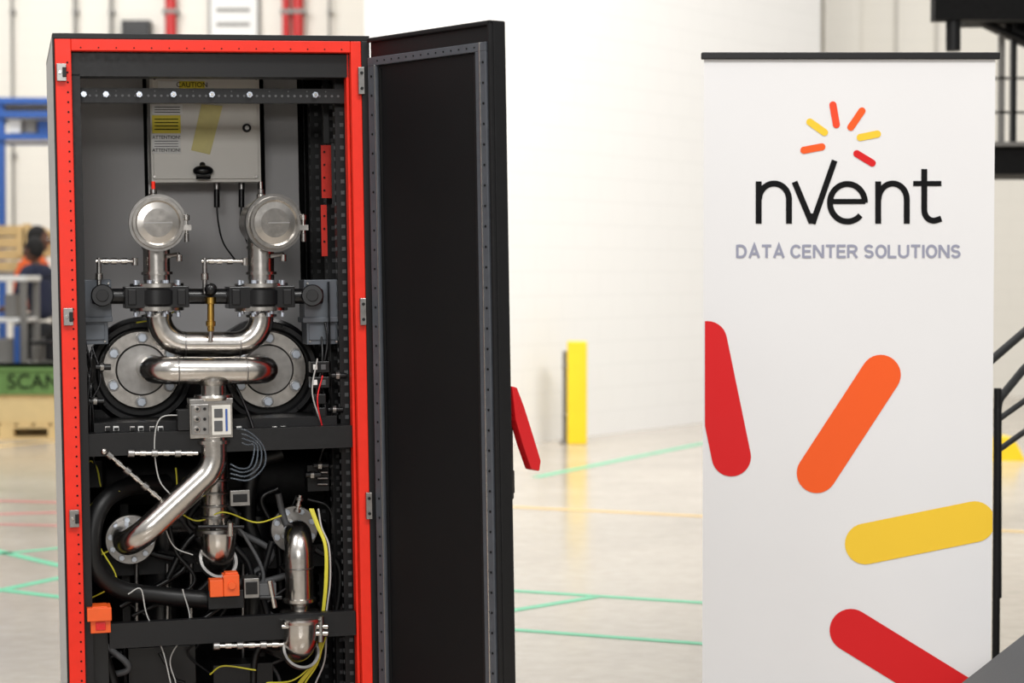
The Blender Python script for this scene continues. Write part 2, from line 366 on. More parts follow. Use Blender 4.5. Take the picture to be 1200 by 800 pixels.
for x in (208,288): b.lathe(C(x,434,.05),(1,0,0),[(0,r),(.001,r*1.02),(.003,r*1.02),(.004,r)],STEELD,36)
b.cyl(C(250,434,.05),C(250,474,.05),RR(14,.05),STEEL,seg=32)
b.lathe(C(250,446,.05),(0,0,-1),[(0,RR(20,.05)),(.012,RR(15,.05))],STEEL)
b.lathe(C(250,462,.05),(0,0,-1),[(0,RR(14,.05)),(.001,RR(22,.05)),(.007,RR(23,.05)),(.014,RR(22,.05)),(.015,RR(14,.05))],STEEL)
r=RR(15.5,.05)
b.tube([C(250,508,.05),C(251,548,.05),C(150,642,.03),C(150,634,.03)+Vector((0,.2,0))],r,STEEL,br=RR(34,.05),seg=32)
b.lathe(C(250,515,.05),(0,0,-1),[(0,r),(.001,r*1.25),(.01,r*1.25),(.011,r)],STEEL)
b.flange(C(153,632,.2),(0,1,0),RR(29,.2),.02,STEELD,10,.008)
b.cyl(C(153,632,.22),C(153,632,.22)+Vector((0,.15,0)),RR(20,.22),STEELD)
b.cyl(C(251,470,.2),C(251,620,.2),RR(16,.2),STEEL,seg=32)
for y in (560,575,590,603): b.lathe(C(251,y,.2),(0,0,-1),[(0,RR(16,.2)),(.002,RR(18,.2)),(.006,RR(18,.2)),(.008,RR(16,.2))],STEELD)
b.flange(C(253,626,.17),(0,0,1),RR(25,.17),.018,STEELD,6,.008,bm=BLK)
b.cyl(C(232,617,.1),C(286,617,.1),.005,BLK); b.cyl(C(270,612,.1),C(270,628,.1),.009,STEEL,seg=6)
r=RR(20,.14)
b.tube([C(256,624,.14),C(256,654,.14),C(252,654,.14)+Vector((-.01,.25,0))],r,STEEL,br=RR(24,.14),seg=32)
b.lathe(C(256,650,.14)+Vector((0,.0,-.012)),Vector((-.3,1,-.6)),[(.0,r*1.0),(.0,r*1.18),(.012,r*1.18),(.012,r)],STEELD,40)
b.flange(C(345,620,.26),(0,1,0),RR(28,.26),.02,STEELD,8,.009)
r=RR(16.5,.12)
b.tube([C(345,625,.28),C(350,625,.12),C(351,706,.12)],r,STEEL,br=RR(26,.12),seg=32)
b.lathe(C(351,664,.12),(0,0,-1),[(0,r),(.001,r*1.03),(.004,r*1.03),(.005,r)],STEELD)
b.lathe(C(351,700,.12),(0,0,-1),[(0,r),(.002,r*1.2),(.01,r*1.2),(.02,r*.7),(.03,r*.7),(.034,r*1.4),(.046,r*1.5),(.058,r*1.4),(.06,r)],STEEL,36)
r=RR(20,.0)
b.tube([C(353,728,.02),C(353,760,.02),C(345,760,.02)+Vector((-.05,.25,0))],r,STEEL,br=RR(22,.12),seg=32)
b.lathe(C(353,756,.02)+Vector((0,0,-.012)),Vector((-.3,1,-.6)),[(0,r),(0,r*1.16),(.012,r*1.16),(.012,r)],STEELD,40)
b.lathe(C(353,724,.02),(0,0,-1),[(0,.001),(0,r*1.15),(.004,r*1.25),(.012,r*1.15),(.014,r)],STEEL,36)
b.cyl(C(330,734,.0),C(384,734,.0),.006,STEEL); b.cyl(C(376,722,.0),C(376,752,.0),.008,STEELD,seg=6); b.cyl(C(366,742,-.0),C(384,742,-.0),.007,STEEL)
bx(b,346,700,358,716,.1,.13,BLK)
b.build(cab)
b=B('valve_actuators')
b.cyl(C(108,347,.13),C(378,347,.13),RR(9,.13),BLKG)
for x in (120,366): b.cyl(C(x,346,.07),C(x,346,.16),RR(13,.07),BLKG); b.cyl(C(x,346,.062),C(x,346,.07),RR(7,.07),BLK)
for x0,x1 in ((146,222),(268,346)): bx(b,x0,336,x1,360,.06,.17,BLKG)
for x0,x1 in ((150,160),(208,218),(272,282),(332,342)): bx(b,x0,339,x1,357,.052,.06,BLK)
for (x0,x1) in ((90,131),(356,402)):
    bx(b,x0,328,x1,372,.14,.24,ACT); bx(b,x0+3,368,x1-4,403,.15,.24,ACT); bx(b,x0-1,372,x1+1,377,.135,.24,ACT)
    bx(b,x0+6,380,x1-8,398,.146,.15,ACT)
    for q in ((x0+4,332),(x1-4,332),(x0+7,400),(x1-8,400)): p=C(*q,.14); b.cyl((p.x,.134,p.z),(p.x,.142,p.z),.003,STEEL)
b.build(cab,.003)
b=B('sensor_fittings')
for x0,x1,y in ((112,158,306),(236,287,306)):
    b.cyl(C(x0,y,.10),C(x1,y,.10),.005,STEEL); 
    for x in (x0+8,x0+18,x0+30): b.cyl(C(x,y,.10),C(x+7,y,.10),.0085,STEEL,seg=6)
    b.cyl(C(x0+4,y-4,.10),C(x0+4,y+38,.10),.006,STEELD); b.cyl(C(x0+4,y+14,.10),C(x0+4,y+22,.10),.010,STEEL,seg=6)
    b.cyl(C(x1,y-4,.1),C(x1,y+5,.1),.008,STEEL,seg=6)
b.cyl(C(247,352,.08),C(247,388,.08),.009,BRASS); b.cyl(C(247,348,.08),C(247,356,.08),.014,BRASS,seg=6); b.cyl(C(247,376,.08),C(247,382,.08),.013,BRASS,seg=6)
b.sphere(C(247,339,.08),.017,BLKG)
b.cyl(C(247,388,.08),C(247,400,.08),.006,STEEL)
def probe(x0,y0,x1,y1,d,n=5):
    a=C(x0,y0,d); c=C(x1,y1,d); b.cyl(a,c,.0055,STEEL)
    for k in range(n):
        t=k/n; p=a.lerp(c,t); q=a.lerp(c,t+.55/n); b.cyl(p,q,.008 if k%2 else .010,STEEL if k%2 else STEELD,seg=8)
probe(126,531,188,585,.04,6); probe(150,531,232,531,.03,6); probe(250,757,332,755,.02,6); probe(348,600,352,580,.1,3)
b.sphere(C(122,529,.04),.009,STEEL)
b.build(cab)
b=B('pumps')
for cx,sx in ((166,1),(314,-1)):
    c=C(cx,433,.27); R=RR(64,.27)
    b.lathe(C(cx+2*sx,436,.30),(0,1,0),[(0,.001),(0,R*.86),(.01,R),(.06,R),(.07,R*.9),(.3,R*.88)],BLKG,48)
    b.lathe(C(cx,436,.29),(0,1,0),[(0,R*.78),(-.006,R*.82),(-.006,R*.9),(.01,R*.93)],BLK,48)
    b.lathe(c,(0,1,0),[(-.01,.001),(-.01,RR(28,.27)),(-.004,RR(30,.27))],STEELD,48)
    b.lathe(c,(0,1,0),[(-.004,RR(30,.27)),(-.004,RR(44,.27)),(.0,RR(46,.27)),(.035,RR(46,.27))],STEEL,48)
    for k in range(6):
        a=math.radians(60*k+28); p=c+Vector((math.cos(a),0,math.sin(a)))*RR(37,.27); b.cyl(p+Vector((0,-.02,0)),p+Vector((0,.004,0)),RR(5.5,.27),BOLT,seg=6); b.cyl(p+Vector((0,-.008,0)),p+Vector((0,-.003,0)),RR(7,.27),STEELD,seg=20)
    for k in range(12):
        a=math.radians(30*k+10); p=C(cx,436,.28)+Vector((math.cos(a),0,math.sin(a)))*R*.87; b.cyl(p+Vector((0,-.008,0)),p+Vector((0,.004,0)),.005,BLK,seg=6)
    x0=cx-44; bx(b,x0,470,x0+88,492,.32,.5,BLKG)
    b.prism([C(cx-50,492,.34),C(cx-40,450,.34),C(cx-30,450,.34),C(cx-34,492,.34)],(0,.12,0),ACT); b.prism([C(cx+34,492,.34),C(cx+30,450,.34),C(cx+40,450,.34),C(cx+50,492,.34)],(0,.12,0),ACT)
b.build(cab)
b=B('flow_meter')
bx(b,222,471,273,512,.015,.09,STEEL); bx(b,224,474,245,509,.006,.015,STEELD); bx(b,248,475,271,509,.010,.015,BOXG); bx(b,251,479,261,489,.008,.010,HG); bx(b,251,493,261,505,.008,.010,HG); bx(b,264,479,267,505,.008,.010,BLUEB)
for y in (479,491,503): p=C(231,y,.0); b.cyl((p.x,-.006,p.z),(p.x,.01,p.z),.0075,STEEL); b.cyl((p.x,-.009,p.z),(p.x,-.004,p.z),.004,BLK); p=C(240,y,.0); b.cyl((p.x,.0,p.z),(p.x,.01,p.z),.004,BLK)
bx(b,208,480,223,504,.03,.07,BLK); bx(b,222,468,273,472,.01,.09,STEELD)
b.build(cab,.002)
b=B('motor_and_manifolds')
b.cyl(C(120,560,.40),C(380,560,.40),RR(30,.40),BLKM,seg=32); b.cyl(C(120,640,.50),C(380,640,.50),RR(32,.50),BLKM,seg=32)
b.cyl(C(300,600,.42),C(300,760,.42),RR(26,.42),BLKG,seg=32); b.cyl(C(190,600,.42),C(190,800,.42),RR(22,.42),BLKG,seg=32)
for y in (580,596,612): b.lathe(C(200,y,.38),(1,0,0),[(0,RR(20,.38)),(.1,RR(20,.38))],BLKG)
bx(b,270,575,293,592,.08,.10,STEELD); bx(b,273,579,290,588,.078,.08,BLK)
bx(b,360,545,386,575,.22,.28,BLK)
for y in (546,553,560,567): b.cyl(C(372,y,.2),C(384,y,.2),.004,STEELD,seg=8)
for y in (424,442): bx(b,364,y,386,y+12,.1,.14,BLKG); bx(b,367,y+3,372,y+9,.098,.1,WHT); bx(b,376,y+3,382,y+9,.098,.1,HG)
for y in (462,478): bx(b,370,y,382,y+11,.1,.14,BLKG)
for i,x in enumerate((126,136,155,165,178,188,268,280,322,332,342,352)):
    p=C(x,502,.09); b.box((p.x-.007,.085,p.z-.006),(p.x+.007,.1,p.z+.006),WHT if i%2 else STEELD); b.box((p.x-.005,.083,p.z-.005),(p.x+.006,.086,p.z+.003),BLK)
bx(b,244,693,286,712,.06,.16,BLK); bx(b,286,678,304,700,.05,.12,STEELD); bx(b,288,682,302,696,.045,.05,BLKG)
bx(b,304,684,324,700,.05,.1,HG); b.cyl(C(316,680,.05),C(322,712,.05),.007,STEEL); b.cyl(C(304,700,.05),C(330,700,.05),.006,BLKG)
bx(b,150,760,230,800,.3,.4,BLKG); bx(b,104,742,128,800,.08,.16,BLKG); bx(b,250,780,320,800,.2,.3,BLK)
for x in (160,196,224,285): b.cyl(C(x,660,.34),C(x,840,.34),.006,STEELD)
for (x,y) in ((120,430),(112,470),(396,440),(392,480),(375,545),(366,556)): 
    b.cyl(C(x-8,y,.12),C(x+10,y,.12),.008,BLKG); b.cyl(C(x-3,y,.12),C(x+2,y,.12),.012,STEELD,seg=6)
b.build(cab,.001)
b=B('orange_modules')
bx(b,262,674,281,698,.035,.09,ORG); bx(b,246,680,262,699,.04,.09,ORG); bx(b,264,671,279,675,.045,.085,ORG); p=C(272,686,.03); b.cyl((p.x,.028,p.z),(p.x,.036,p.z),.010,ORG)
bx(b,102,713,131,727,.0,.08,ORG); bx(b,106,727,130,741,.01,.08,ORG); bx(b,108,711,126,714,.005,.07,ORG); bx(b,112,729,124,738,.007,.01,REDL)
b.build(cab,.003)
b=B('hoses_and_cables')
b.cable([C(195,566,.24),C(150,570,.16),C(120,590,.1),C(108,625,.08),C(112,665,.08),C(140,690,.1),C(190,698,.12),C(246,703,.12)],RR(11,.1),RUB)
b.cable([C(330,530,.3),C(300,545,.3),C(290,600,.3),C(300,640,.3)],RR(9,.3),RUB)
b.cable([C(100,530,.2),C(96,600,.16),C(104,700,.14),C(130,790,.14),C(150,840,.14)],RR(6,.1),RUB)
for k in range(7):
    o=random.uniform(-6,6); b.cable([C(368+o,596,.12),C(374+o*.6,612+k,.10),C(383+o*.5,640,.08),C(384+o*.6,680,.08),C(380+o*.5,720,.09),C(376+o,770,.1),C(360+o*2,800,.12)],.0025,YEL if k<6 else WCB)
Cc=[([(104,540),(98,560),(104,590),(120,600),(140,575)],.12),([(96,535),(112,545),(118,570)],.2),([(196,590),(230,610),(262,600),(300,612),(330,604)],.17),([(206,548),(212,590),(240,580)],.15),([(312,800),(345,796),(372,770),(384,740)],.07),([(116,640),(136,675),(126,690),(108,700)],.1),([(160,378),(190,372),(212,360)],.2),([(246,790),(262,780),(300,785)],.1),([(118,650),(140,640),(196,618)],.2)]
for pts,d in Cc: b.cable([C(x,y,d+.02*((i%2)-.5)) for i,(x,y) in enumerate(pts)],.0022,YEL)
Wc=[([(215,486),(188,490),(181,520),(186,560),(200,580)],.04),([(150,696),(165,690),(172,720),(190,760),(200,800)],.05),([(214,690),(222,730),(200,770),(206,800)],.07),([(190,610),(204,640),(226,650)],.1)]
for pts,d in Wc: b.cable([C(x,y,d) for x,y in pts],.0018,WCB)
for k in range(4):
    o=k*5.5; b.cable([C(268,505+o*.3,.05),C(288,504+o,.04),C(308-o*.6,522,.04),C(310-o,545,.04-.004*k),C(292-o*.6,562-o*.8,.05),C(270,560-o,.06)],.0022,CLR)
for k in range(26):
    x=random.uniform(110,380); y=random.uniform(530,780); d=random.uniform(.15,.35)
    pts=[(x,y),(x+random.uniform(-30,30),y+random.uniform(10,40)),(x+random.uniform(-40,40),y+random.uniform(40,90)),(x+random.uniform(-50,50),y+random.uniform(80,130))]
    b.cable([C(p,q,d) for p,q in pts],random.choice((.003,.005,.009)),random.choice((BLK,BLKG,RUB,HG)))
for k in range(8):
    x=random.choice((100,392,376,108)); y=random.uniform(400,500); b.cable([C(x,y-60,.16),C(x+random.uniform(-10,10),y-20,.12),C(x+random.uniform(-10,10),y+20,.12),C(x+random.uniform(-6,6),y+60,.16)],.003,BLKG)
b.cable([C(268,436,.12),C(285,470,.10),C(296,500,.08),C(300,520,.06)],.004,BLKG)
b.cable([C(372,420,.09),C(366,460,.08),C(378,500,.09)],.002,WCB); b.cable([C(378,440,.09),C(372,470,.08),C(380,510,.09)],.002,REDL)
b.build(cab)
# ---- door (child frame)
hx,hy=W+.000,-.012
ddir=Vector((.345,-.395,0)).normalized()
loc_dir=(R3@ddir); ang=math.atan2(loc_dir.y,loc_dir.x)
DM=Matrix.Translation((hx,hy,0))@Matrix.Rotation(ang,4,'Z')
L=.493; dt=.04; DT=H-.008; DB=.12
door=bpy.data.objects.new('cabinet_door',None); scene.collection.objects.link(door); door.parent=cab; door.matrix_parent_inverse=Matrix.Identity(4); door.matrix_basis=DM
b=B('door_skin')
b.box((0,0,DB),(L,dt,DT),BLK)
b.box((0,-.012,DT-.012),(L,0,DT),BLK); b.box((L-.010,-.012,DB),(L,0,DT),BLK)
b.build(door,.003)
b=B('door_inner_frame')
zt=DT-.052
b.box((.008,-.016,zt-.022),(L-.012,0,zt),FRG); b.box((.008,-.016,DB+.03),(.042,0,zt-.022),FRG); b.box((L-.052,-.016,DB+.03),(L-.012,0,zt-.022),FRG); b.box((.042,-.016,DB+.03),(L-.05,0,DB+.05),FRG)
b.box((.042,-.008,DB+.05),(L-.05,0,zt-.022),DPAN)
b.box((.056,-.012,DB+.05),(.05,0,zt-.03),BLKM)
b.box((L-.064,-.012,DB+.05),(L-.054,0,zt-.03),BLK)
b.box((L-.036,-.018,DB+.03),(L-.032,-.015,zt),STEEL); b.box((.036,-.018,DB+.03),(.039,-.015,zt-.02),STEELD)
z=DB+.06
while z<zt-.03:
    b.cyl((.024,-.018,z),(.024,-.015,z),.003,BLKM,seg=8); b.cyl((L-.022,-.018,z),(L-.022,-.015,z),.003,BLKM,seg=8); z+=.05
x=.05
while x<L-.04: b.cyl((x,-.018,zt-.011),(x,-.015,zt-.011),.002,BLKM,seg=8); x+=.03
b.build(door,.0015)
b=B('door_handle')
def dz(py): return CAMZ-(py-323)/480
b.box((L-.09,dt,dz(600)),(L-.03,dt+.030,dz(480)),BLKG); b.box((L-.085,dt+.030,dz(594)),(L-.04,dt+.042,dz(566)),BLKG)
pf=[(592,464),(598,466),(606,490),(616,526),(624,556),(622,568),(613,565),(604,536),(596,505)]
b.prism([(L-.028,dt+.004+(x-592)/345,dz(y)) for x,y in pf],(.026,0,0),REDL)
b.build(door,.003)

# ================================================================= BANNER
BD=6.28
ban=empty('rollup_banner',Matrix.Translation((0,BD,0)))
def bp(px,py,o=0.0):
    v=G(px,py,BD); return Vector((v.x,-o,v.z))
FAB=mat('banner_fabric',(225,224,225),.6,0,.01,3,bump=.03)
xl=bp(824,400).x; xr=bp(1164,400).x; zt=bp(900,68).z
b=B('fabric')
n=24; vs=[]; fs=[]
for i in range(n+1):
    for z in (.09,zt): vs.append((xl+(xr-xl)*i/n,0.0,z))
for i in range(n): fs.append((2*i,2*i+2,2*i+3,2*i+1))
b.add(vs,fs,FAB,True); b.build(ban)
b=B('stand')
b.box((xl-.008,-.012,zt-.004),(xr+.012,.012,zt+.016),BLK)
ALUM=mat('anodised_aluminium',(175,176,178),.35,.8,.05,20)
b.box((xl-.02,-.05,.015),(xr+.02,.06,.10),ALUM); b.cyl(((xl+xr)/2,.03,.1),((xl+xr)/2,.03,zt),.010,ALUM)
for x in (xl+.15,xr-.15): b.box((x-.03,-.16,0),(x+.03,.16,.016),ALUM)
b.build(ban,.003)
PR=mat('print_red',(210,28,32),.6,0,.01,5,spec=.25); PR2=mat('print_redorange',(234,74,42),.6,0,.01,5,spec=.25); PO=mat('print_orange',(238,92,34),.6,0,.01,5,spec=.25); PY=mat('print_yellow',(240,198,56),.6,0,.01,5,spec=.25); PG=mat('print_grey',(148,150,168),.6,0,.01,5,spec=.25)
def clip(poly,x,keep_gt):
    out=[]
    for i in range(len(poly)):
        a=poly[i]; c=poly[(i+1)%len(poly)]; ia=(a[0]>=x)==keep_gt; ic=(c[0]>=x)==keep_gt
        if ia: out.append(a)
        if ia!=ic: t=(x-a[0])/(c[0]-a[0]); out.append((x,a[1]+t*(c[1]-a[1])))
    return out
def pill(b,p,q,r,mt):
    a0=math.atan2(q[1]-p[1],q[0]-p[0]); poly=[]
    for k in range(17): a=a0+math.pi/2+math.pi*k/16; poly.append((p[0]+r*math.cos(a),p[1]+r*math.sin(a)))
    for k in range(17): a=a0-math.pi/2+math.pi*k/16; poly.append((q[0]+r*math.cos(a),q[1]+r*math.sin(a)))
    poly=clip(clip(poly,826,True),1163,False); b.poly([bp(x,y,.002) for x,y in poly][::-1],mt)
b=B('printed_rays')
pill(b,(829,399),(857,535),23,PR); pill(b,(1032,439),(957,554),23.5,PO); pill(b,(1014,637),(1142,611),24,PY); pill(b,(997,738),(1140,826),25,PR)
for p,q,mt in (((949,143),(966,155),PY),((942,176),(963,172),PO),((976,123),(980,146),PR2),((1010,130),(997,149),PO),((1008,161),(1028,157),PY),((1004,180),(1022,191),PR)): pill(b,p,q,4.2,mt)
b.build(ban)
def stroke(b,pts,w,mt,o=.002):
    q=[Vector(pts[0])]
    for p in pts[1:]:
        if (Vector(p)-q[-1]).length>.02: q.append(Vector(p))
    pts=q; N=len(pts); Lp=[];Rp=[]
    for i in range(N):
        d0=(pts[i]-pts[i-1]).normalized() if i else None; d1=(pts[i+1]-pts[i]).normalized() if i<N-1 else None
        if d0 is None: d0=d1
        if d1 is None: d1=d0
        t=(d0+d1).normalized(); nn=Vector((-t.y,t.x)); c=max(.35,t.dot(d1)); 
        Lp.append(pts[i]+nn*w/2/c); Rp.append(pts[i]-nn*w/2/c)
    for i in range(N-1): b.poly([bp(*q,o) for q in (Lp[i],Lp[i+1],Rp[i+1],Rp[i])],mt)
def arc(cx,cy,rx,ry,a0,a1,n=20): return [(cx+rx*math.cos(math.radians(a0+(a1-a0)*k/n)),cy+ry*math.sin(math.radians(a0+(a1-a0)*k/n))) for k in range(n+1)]
b=B('logo_lettering'); w=7.0
stroke(b,[(889,212.5),(889,262)],w,INK,.0020); stroke(b,arc(907,233.5,17.5,18.5,180,360)+[(924.5,262)],w,INK,.0022)
stroke(b,[(931,213),(951,261)],w,INK,.0020); stroke(b,[(952,262),(978,188)],w,INK,.0022); b.poly([bp(x,y,.0024) for x,y in ((947.5,262),(956,262),(959,250),(945,250))],INK)
stroke(b,[(974,236),(1014,236)],w*.85,INK,.0022); stroke(b,arc(993,237.5,20.5,22,0,-318,40),w,INK,.0020)
stroke(b,[(1029,212.5),(1029,262)],w,INK,.0020); stroke(b,arc(1046,233.5,16.5,18.5,180,360)+[(1062.5,262)],w,INK,.0022)
stroke(b,[(1083,198),(1083,246)]+arc(1094,246,11,12.5,180,75,10)+[(1103,256)],w,INK,.0020); stroke(b,[(1070,215),(1103,215)],w*.85,INK,.0022)
b.build(ban)
GL={'D':(.62,[[(0,0),(0,1)],[(0,.07),(.25,.07)]+arc(.25,.5,.30,.43,-90,90,12)+[(0,.93)]]),
'A':(.66,[[(.02,1),(.33,.02),(.64,1)],[(.12,.68),(.54,.68)]]),'T':(.62,[[(.0,.07),(.62,.07)],[(.31,0),(.31,1)]]),
'C':(.64,[arc(.33,.5,.30,.43,-35,-325,22)]),'E':(.52,[[(0,0),(0,1)],[(0,.07),(.52,.07)],[(0,.49),(.47,.49)],[(0,.93),(.52,.93)]]),
'N':(.62,[[(.02,0),(.02,1)],[(.04,.03),(.58,.97)],[(.60,0),(.60,1)]]),'R':(.60,[[(0,0),(0,1)],[(0,.07),(.30,.07)]+arc(.30,.30,.23,.23,-90,90,10)+[(0,.53)],[(.30,.53),(.57,1)]]),
'S':(.58,[arc(.29,.285,.23,.215,-20,-245,14)+arc(.29,.715,.24,.215,-65,165,14)]),'O':(.68,[arc(.34,.5,.30,.43,0,360,28)]),
'L':(.50,[[(0,0),(0,1)],[(0,.93),(.5,.93)]]),'U':(.62,[[(.02,0),(.02,.64)]+arc(.31,.64,.29,.29,180,0,14)+[(.60,0)]]),'I':(.06,[[(.03,0),(.03,1)]])}
s='DATA CENTER SOLUTIONS'; gap=.17; tw=sum((.30 if ch==' ' else GL[ch][0]+gap) for ch in s)-gap
hh=15.2; sx_=(1125-864)/tw; x=864; b=B('subtitle_lettering')
for ch in s:
    if ch==' ': x+=.30*sx_; continue
    wd,sts=GL[ch]
    for k,st in enumerate(sts): stroke(b,[(x+p[0]*sx_,286.8+p[1]*hh) for p in st],2.9,PG,.0018+.0002*k)
    x+=(wd+gap)*sx_
b.build(ban)

# ================================================================= STAIRS (right)
DK=mat('stage_deck',(74,75,78),.6,0,.12,200); SB=mat('stair_black_paint',(18,18,20),.45,0,.1,30,spec=.3)
b=B('portable_stairs')
e=Vector((.415,.91,0)); nrm=Vector((.91,-.415,0))
p0=Vector((1.16,5.55,.30)); 
def deck(p,lng,wid,z,mt,th=.04):
    q=Vector((p.x,p.y,z-th)); b.prism([q,q+nrm*wid,q+nrm*wid+e*lng,q+e*lng],(0,0,th),mt)
deck(p0+Vector((.0,0,0)),1.15,1.4,.30,DK); deck(p0+e*1.05,.5,1.4,.50,DK); deck(p0+e*1.45,.4,1.4,.70,DK); deck(p0+e*1.8,.4,1.4,.90,DK)
for k,zz in ((1.04,.50),(1.44,.70)): deck(p0+e*k,.012,1.4,zz+.002,WHT,.02)
for t in (.04,1.05,1.45,2.1):
    for wv in (.04,1.3):
        q=p0+e*t+nrm*wv; b.cyl((q.x,q.y,0),(q.x,q.y,.27 if t<1 else (.47 if t<1.2 else .66)),.02,SB)
q=p0+e*1.0+Vector((0,0,0)); b.prism([(q.x,q.y,.3),(q.x,q.y,.36),(q.x+e.x*1.2,q.y+e.y*1.2,.96),(q.x+e.x*1.2,q.y+e.y*1.2,.84)],nrm*.03,SB)
def rail(pts,D,r=.014): b.tube([G(x,y,D+dd) for x,y,dd in pts],r,SB,br=.05)
D=7.1
post=G(1169,480,D); b.cyl((post.x,post.y,.5),(post.x,post.y,1.0),.013,SB); b.cyl((post.x,post.y,0),(post.x,post.y,.5),.013,SB)
rail([(1150,432,-.05),(1200,389,.2),(1300,303,.6)],D); rail([(1169,700,0),(1169,470,0),(1200,432,.2),(1300,340,.6)],D); rail([(1169,492,0),(1200,470,.2),(1300,390,.6)],D,.010)
rail([(1169,528,0),(1200,506,.2),(1300,430,.6)],D,.010)
b.build(bevel=.003)
b=B('mezzanine_stair'); D=11.5
def gb(x0,y0,x1,y1,D0,D1,mt): 
    a=G(x0,y0,D0); c=G(x1,y1,D0); b.box((a.x,D0,a.z),(c.x,D1,c.z),mt)
gb(1096,-60,1420,23,D,D+.12,BLKM); gb(1140,-60,1420,23,D+.12,D+.5,BLKM); gb(1165,171,1400,204,D+.3,D+1.0,BLKM); gb(1165,166,1400,171,D+.25,D+1.0,PIPEG)
a=G(1117,20,D+.06); c=G(1117,60,D+.06); b.cyl(a,c,.04,SB); 
for x in (1172,1186,1300): gb(x,20,x+5,170,D+.3,D+.35,PIPEG if x==1172 else SB)
for y in (90,130): gb(1165,y,1400,y+3,D+.3,D+.33,PIPEG)
b.tube([G(1150,18,D+.4),G(1260,70,D+.4)],.06,SB); b.tube([G(1130,16,D+.3),G(1230,62,D+.3)],.02,SB)
for x in (1310,):
    q=G(x,300,D+.4); b.box((q.x,D+.4,0),(q.x+.1,D+.5,4.2),SB)
b.build()
b=B('yellow_wheel_chock'); q=FL(1180,540); b.prism([(q.x-.14,q.y,0),(q.x+.14,q.y,0),(q.x+.05,q.y,.17),(q.x-.03,q.y,.17)],(0,.3,0),YB); b.build()

# ================================================================= LEFT BACKGROUND
WOOD=mat('pine_wood',(214,186,132),.7,0,.12,6); GRNB=mat('green_crate_plastic',(96,132,70),.5,0,.05,10); CARD=mat('cardboard',(210,186,136),.8,0,.05,10)
BLU=mat('rack_blue',(42,82,150),.45,0,.05,10); NAVY=mat('navy_cloth',(26,32,56),.85,0,.12,30); SKINM=mat('skin',(96,62,46),.55,0,.06,20); HAIR=mat('hair_black',(16,13,12),.8,0,.2,80); HIV=mat('hivis_orange',(240,104,40),.7,0,.06,20); DKC=mat('dark_trousers',(22,23,28),.85,0,.1,30)
D=17.8; s=F/D
def wx(px,D): return (px-600)/F*D
b=B('wooden_pallet'); x0=wx(-60,D); x1=wx(72,D)
for k in range(7): 
    xx=x0+(x1-x0)*k/6.6; b.box((xx,D,.11),(xx+.11,D+1.0,.13),WOOD)
for y in (D,D+.45,D+.9): b.box((x0,y,0),(x1,y+.1,.02),WOOD); b.box((x0,y,.09),(x1,y+.1,.11),WOOD)
for y in (D,D+.45,D+.9):
    for k in range(3): xx=x0+(x1-x0-.12)*k/2; b.box((xx,y,.02),(xx+.12,y+.1,.09),WOOD)
b.build()
b=B('cardboard_carton'); b.box((x0+.02,D+.03,.131),(x1-.02,D+.95,.37),CARD); b.box((x0+.02,D+.028,.34),(x1-.02,D+.951,.372),WOOD); b.box((x0+.3,D+.026,.131),(x0+.36,D+.03,.37),TAPE); b.build()
gz0,gz1=.374,.60
gc=empty('green_crate',Matrix.Translation((0,0,0)))
b=B('body'); b.box((x0,D+.0,gz0),(x1,D+.95,gz1),GRNB); b.box((x0-.02,D-.02,gz1-.03),(x1+.02,D+.97,gz1),GRNB); 
for k in range(5): xx=x0+(x1-x0-.02)*k/4; b.box((xx,D-.012,gz0),(xx+.02,D,gz1-.03),GRNB)
b.build(gc,.004)
text('crate_text','SCANIA',(wx(8,D),D-.015,(gz0+gz1)/2-.01),.17,INK,gc,align='LEFT')
b=B('wooden_crate'); Dc=21.4
for (px0,py0,px1,py1) in ((-60,262,34,318),(20,268,66,300)):
    a=G(px0,py0,Dc); c=G(px1,py1,Dc); n=4
    for k in range(n):
        z0=c.z+(a.z-c.z)*k/n; b.box((a.x,Dc,z0),(c.x,Dc+.8,z0+(a.z-c.z)/n*.85),WOOD)
    for t in (0,.5,.93): xx=a.x+(c.x-a.x)*t; b.box((xx,Dc-.03,c.z),(xx+.08,Dc,a.z),WOOD)
b.build()
a=G(-60,318,21.4); c=G(66,318,21.4)
b=B('steel_table'); b.box((a.x-.1,21.2,a.z-.06),(c.x+.1,22.25,a.z-.005),PIPEG)
for xx in (a.x,c.x): 
    for yy in (21.3,22.15): b.box((xx-.03,yy,0),(xx+.03,yy+.06,a.z-.06),PIPEG)
b.build()
b=B('blue_storage_rack'); Dr=24; 
xs=[wx(-120,Dr),wx(2,Dr),wx(140,Dr)]
zt_=G(0,114,Dr).z
for i,xx in enumerate(xs):
    for yy in (Dr,Dr+1): 
        if i==1 and yy>Dr: continue
        b.box((xx-.04,yy,0),(xx+.04,yy+.08,zt_),BLU)
for py in (118,134,160):
    z=G(0,py,Dr).z
    b.box((xs[0],Dr-.02,z-.035),(xs[-1],Dr+.02,z+.035),BLU); b.box((xs[0],Dr+1,z-.035),(xs[-1],Dr+1.05,z+.035),BLU)
    b.box((xs[0],Dr+.02,z-.01),(xs[-1],Dr+1,z+.01),WHT)
for x,wd,mt in ((10,14,WHT),(30,12,PIPEG),(45,12,BLU)):
    z=G(0,158,Dr).z; b.box((wx(x,Dr),Dr+.05,z+.03),(wx(x+wd,Dr),Dr+.5,z+.17),mt)
b.build()
b=B('workbench'); Db=18.95; 
zt=G(0,323,Db).z; b.box((wx(-80,Db),Db,zt-.05),(wx(31,Db),Db+.6,zt),WHT)
for xx in (wx(-70,Db),wx(26,Db)):
    for yy in (Db+.02,Db+.52): b.box((xx-.03,yy,0),(xx+.03,yy+.06,zt-.05),PIPEG)
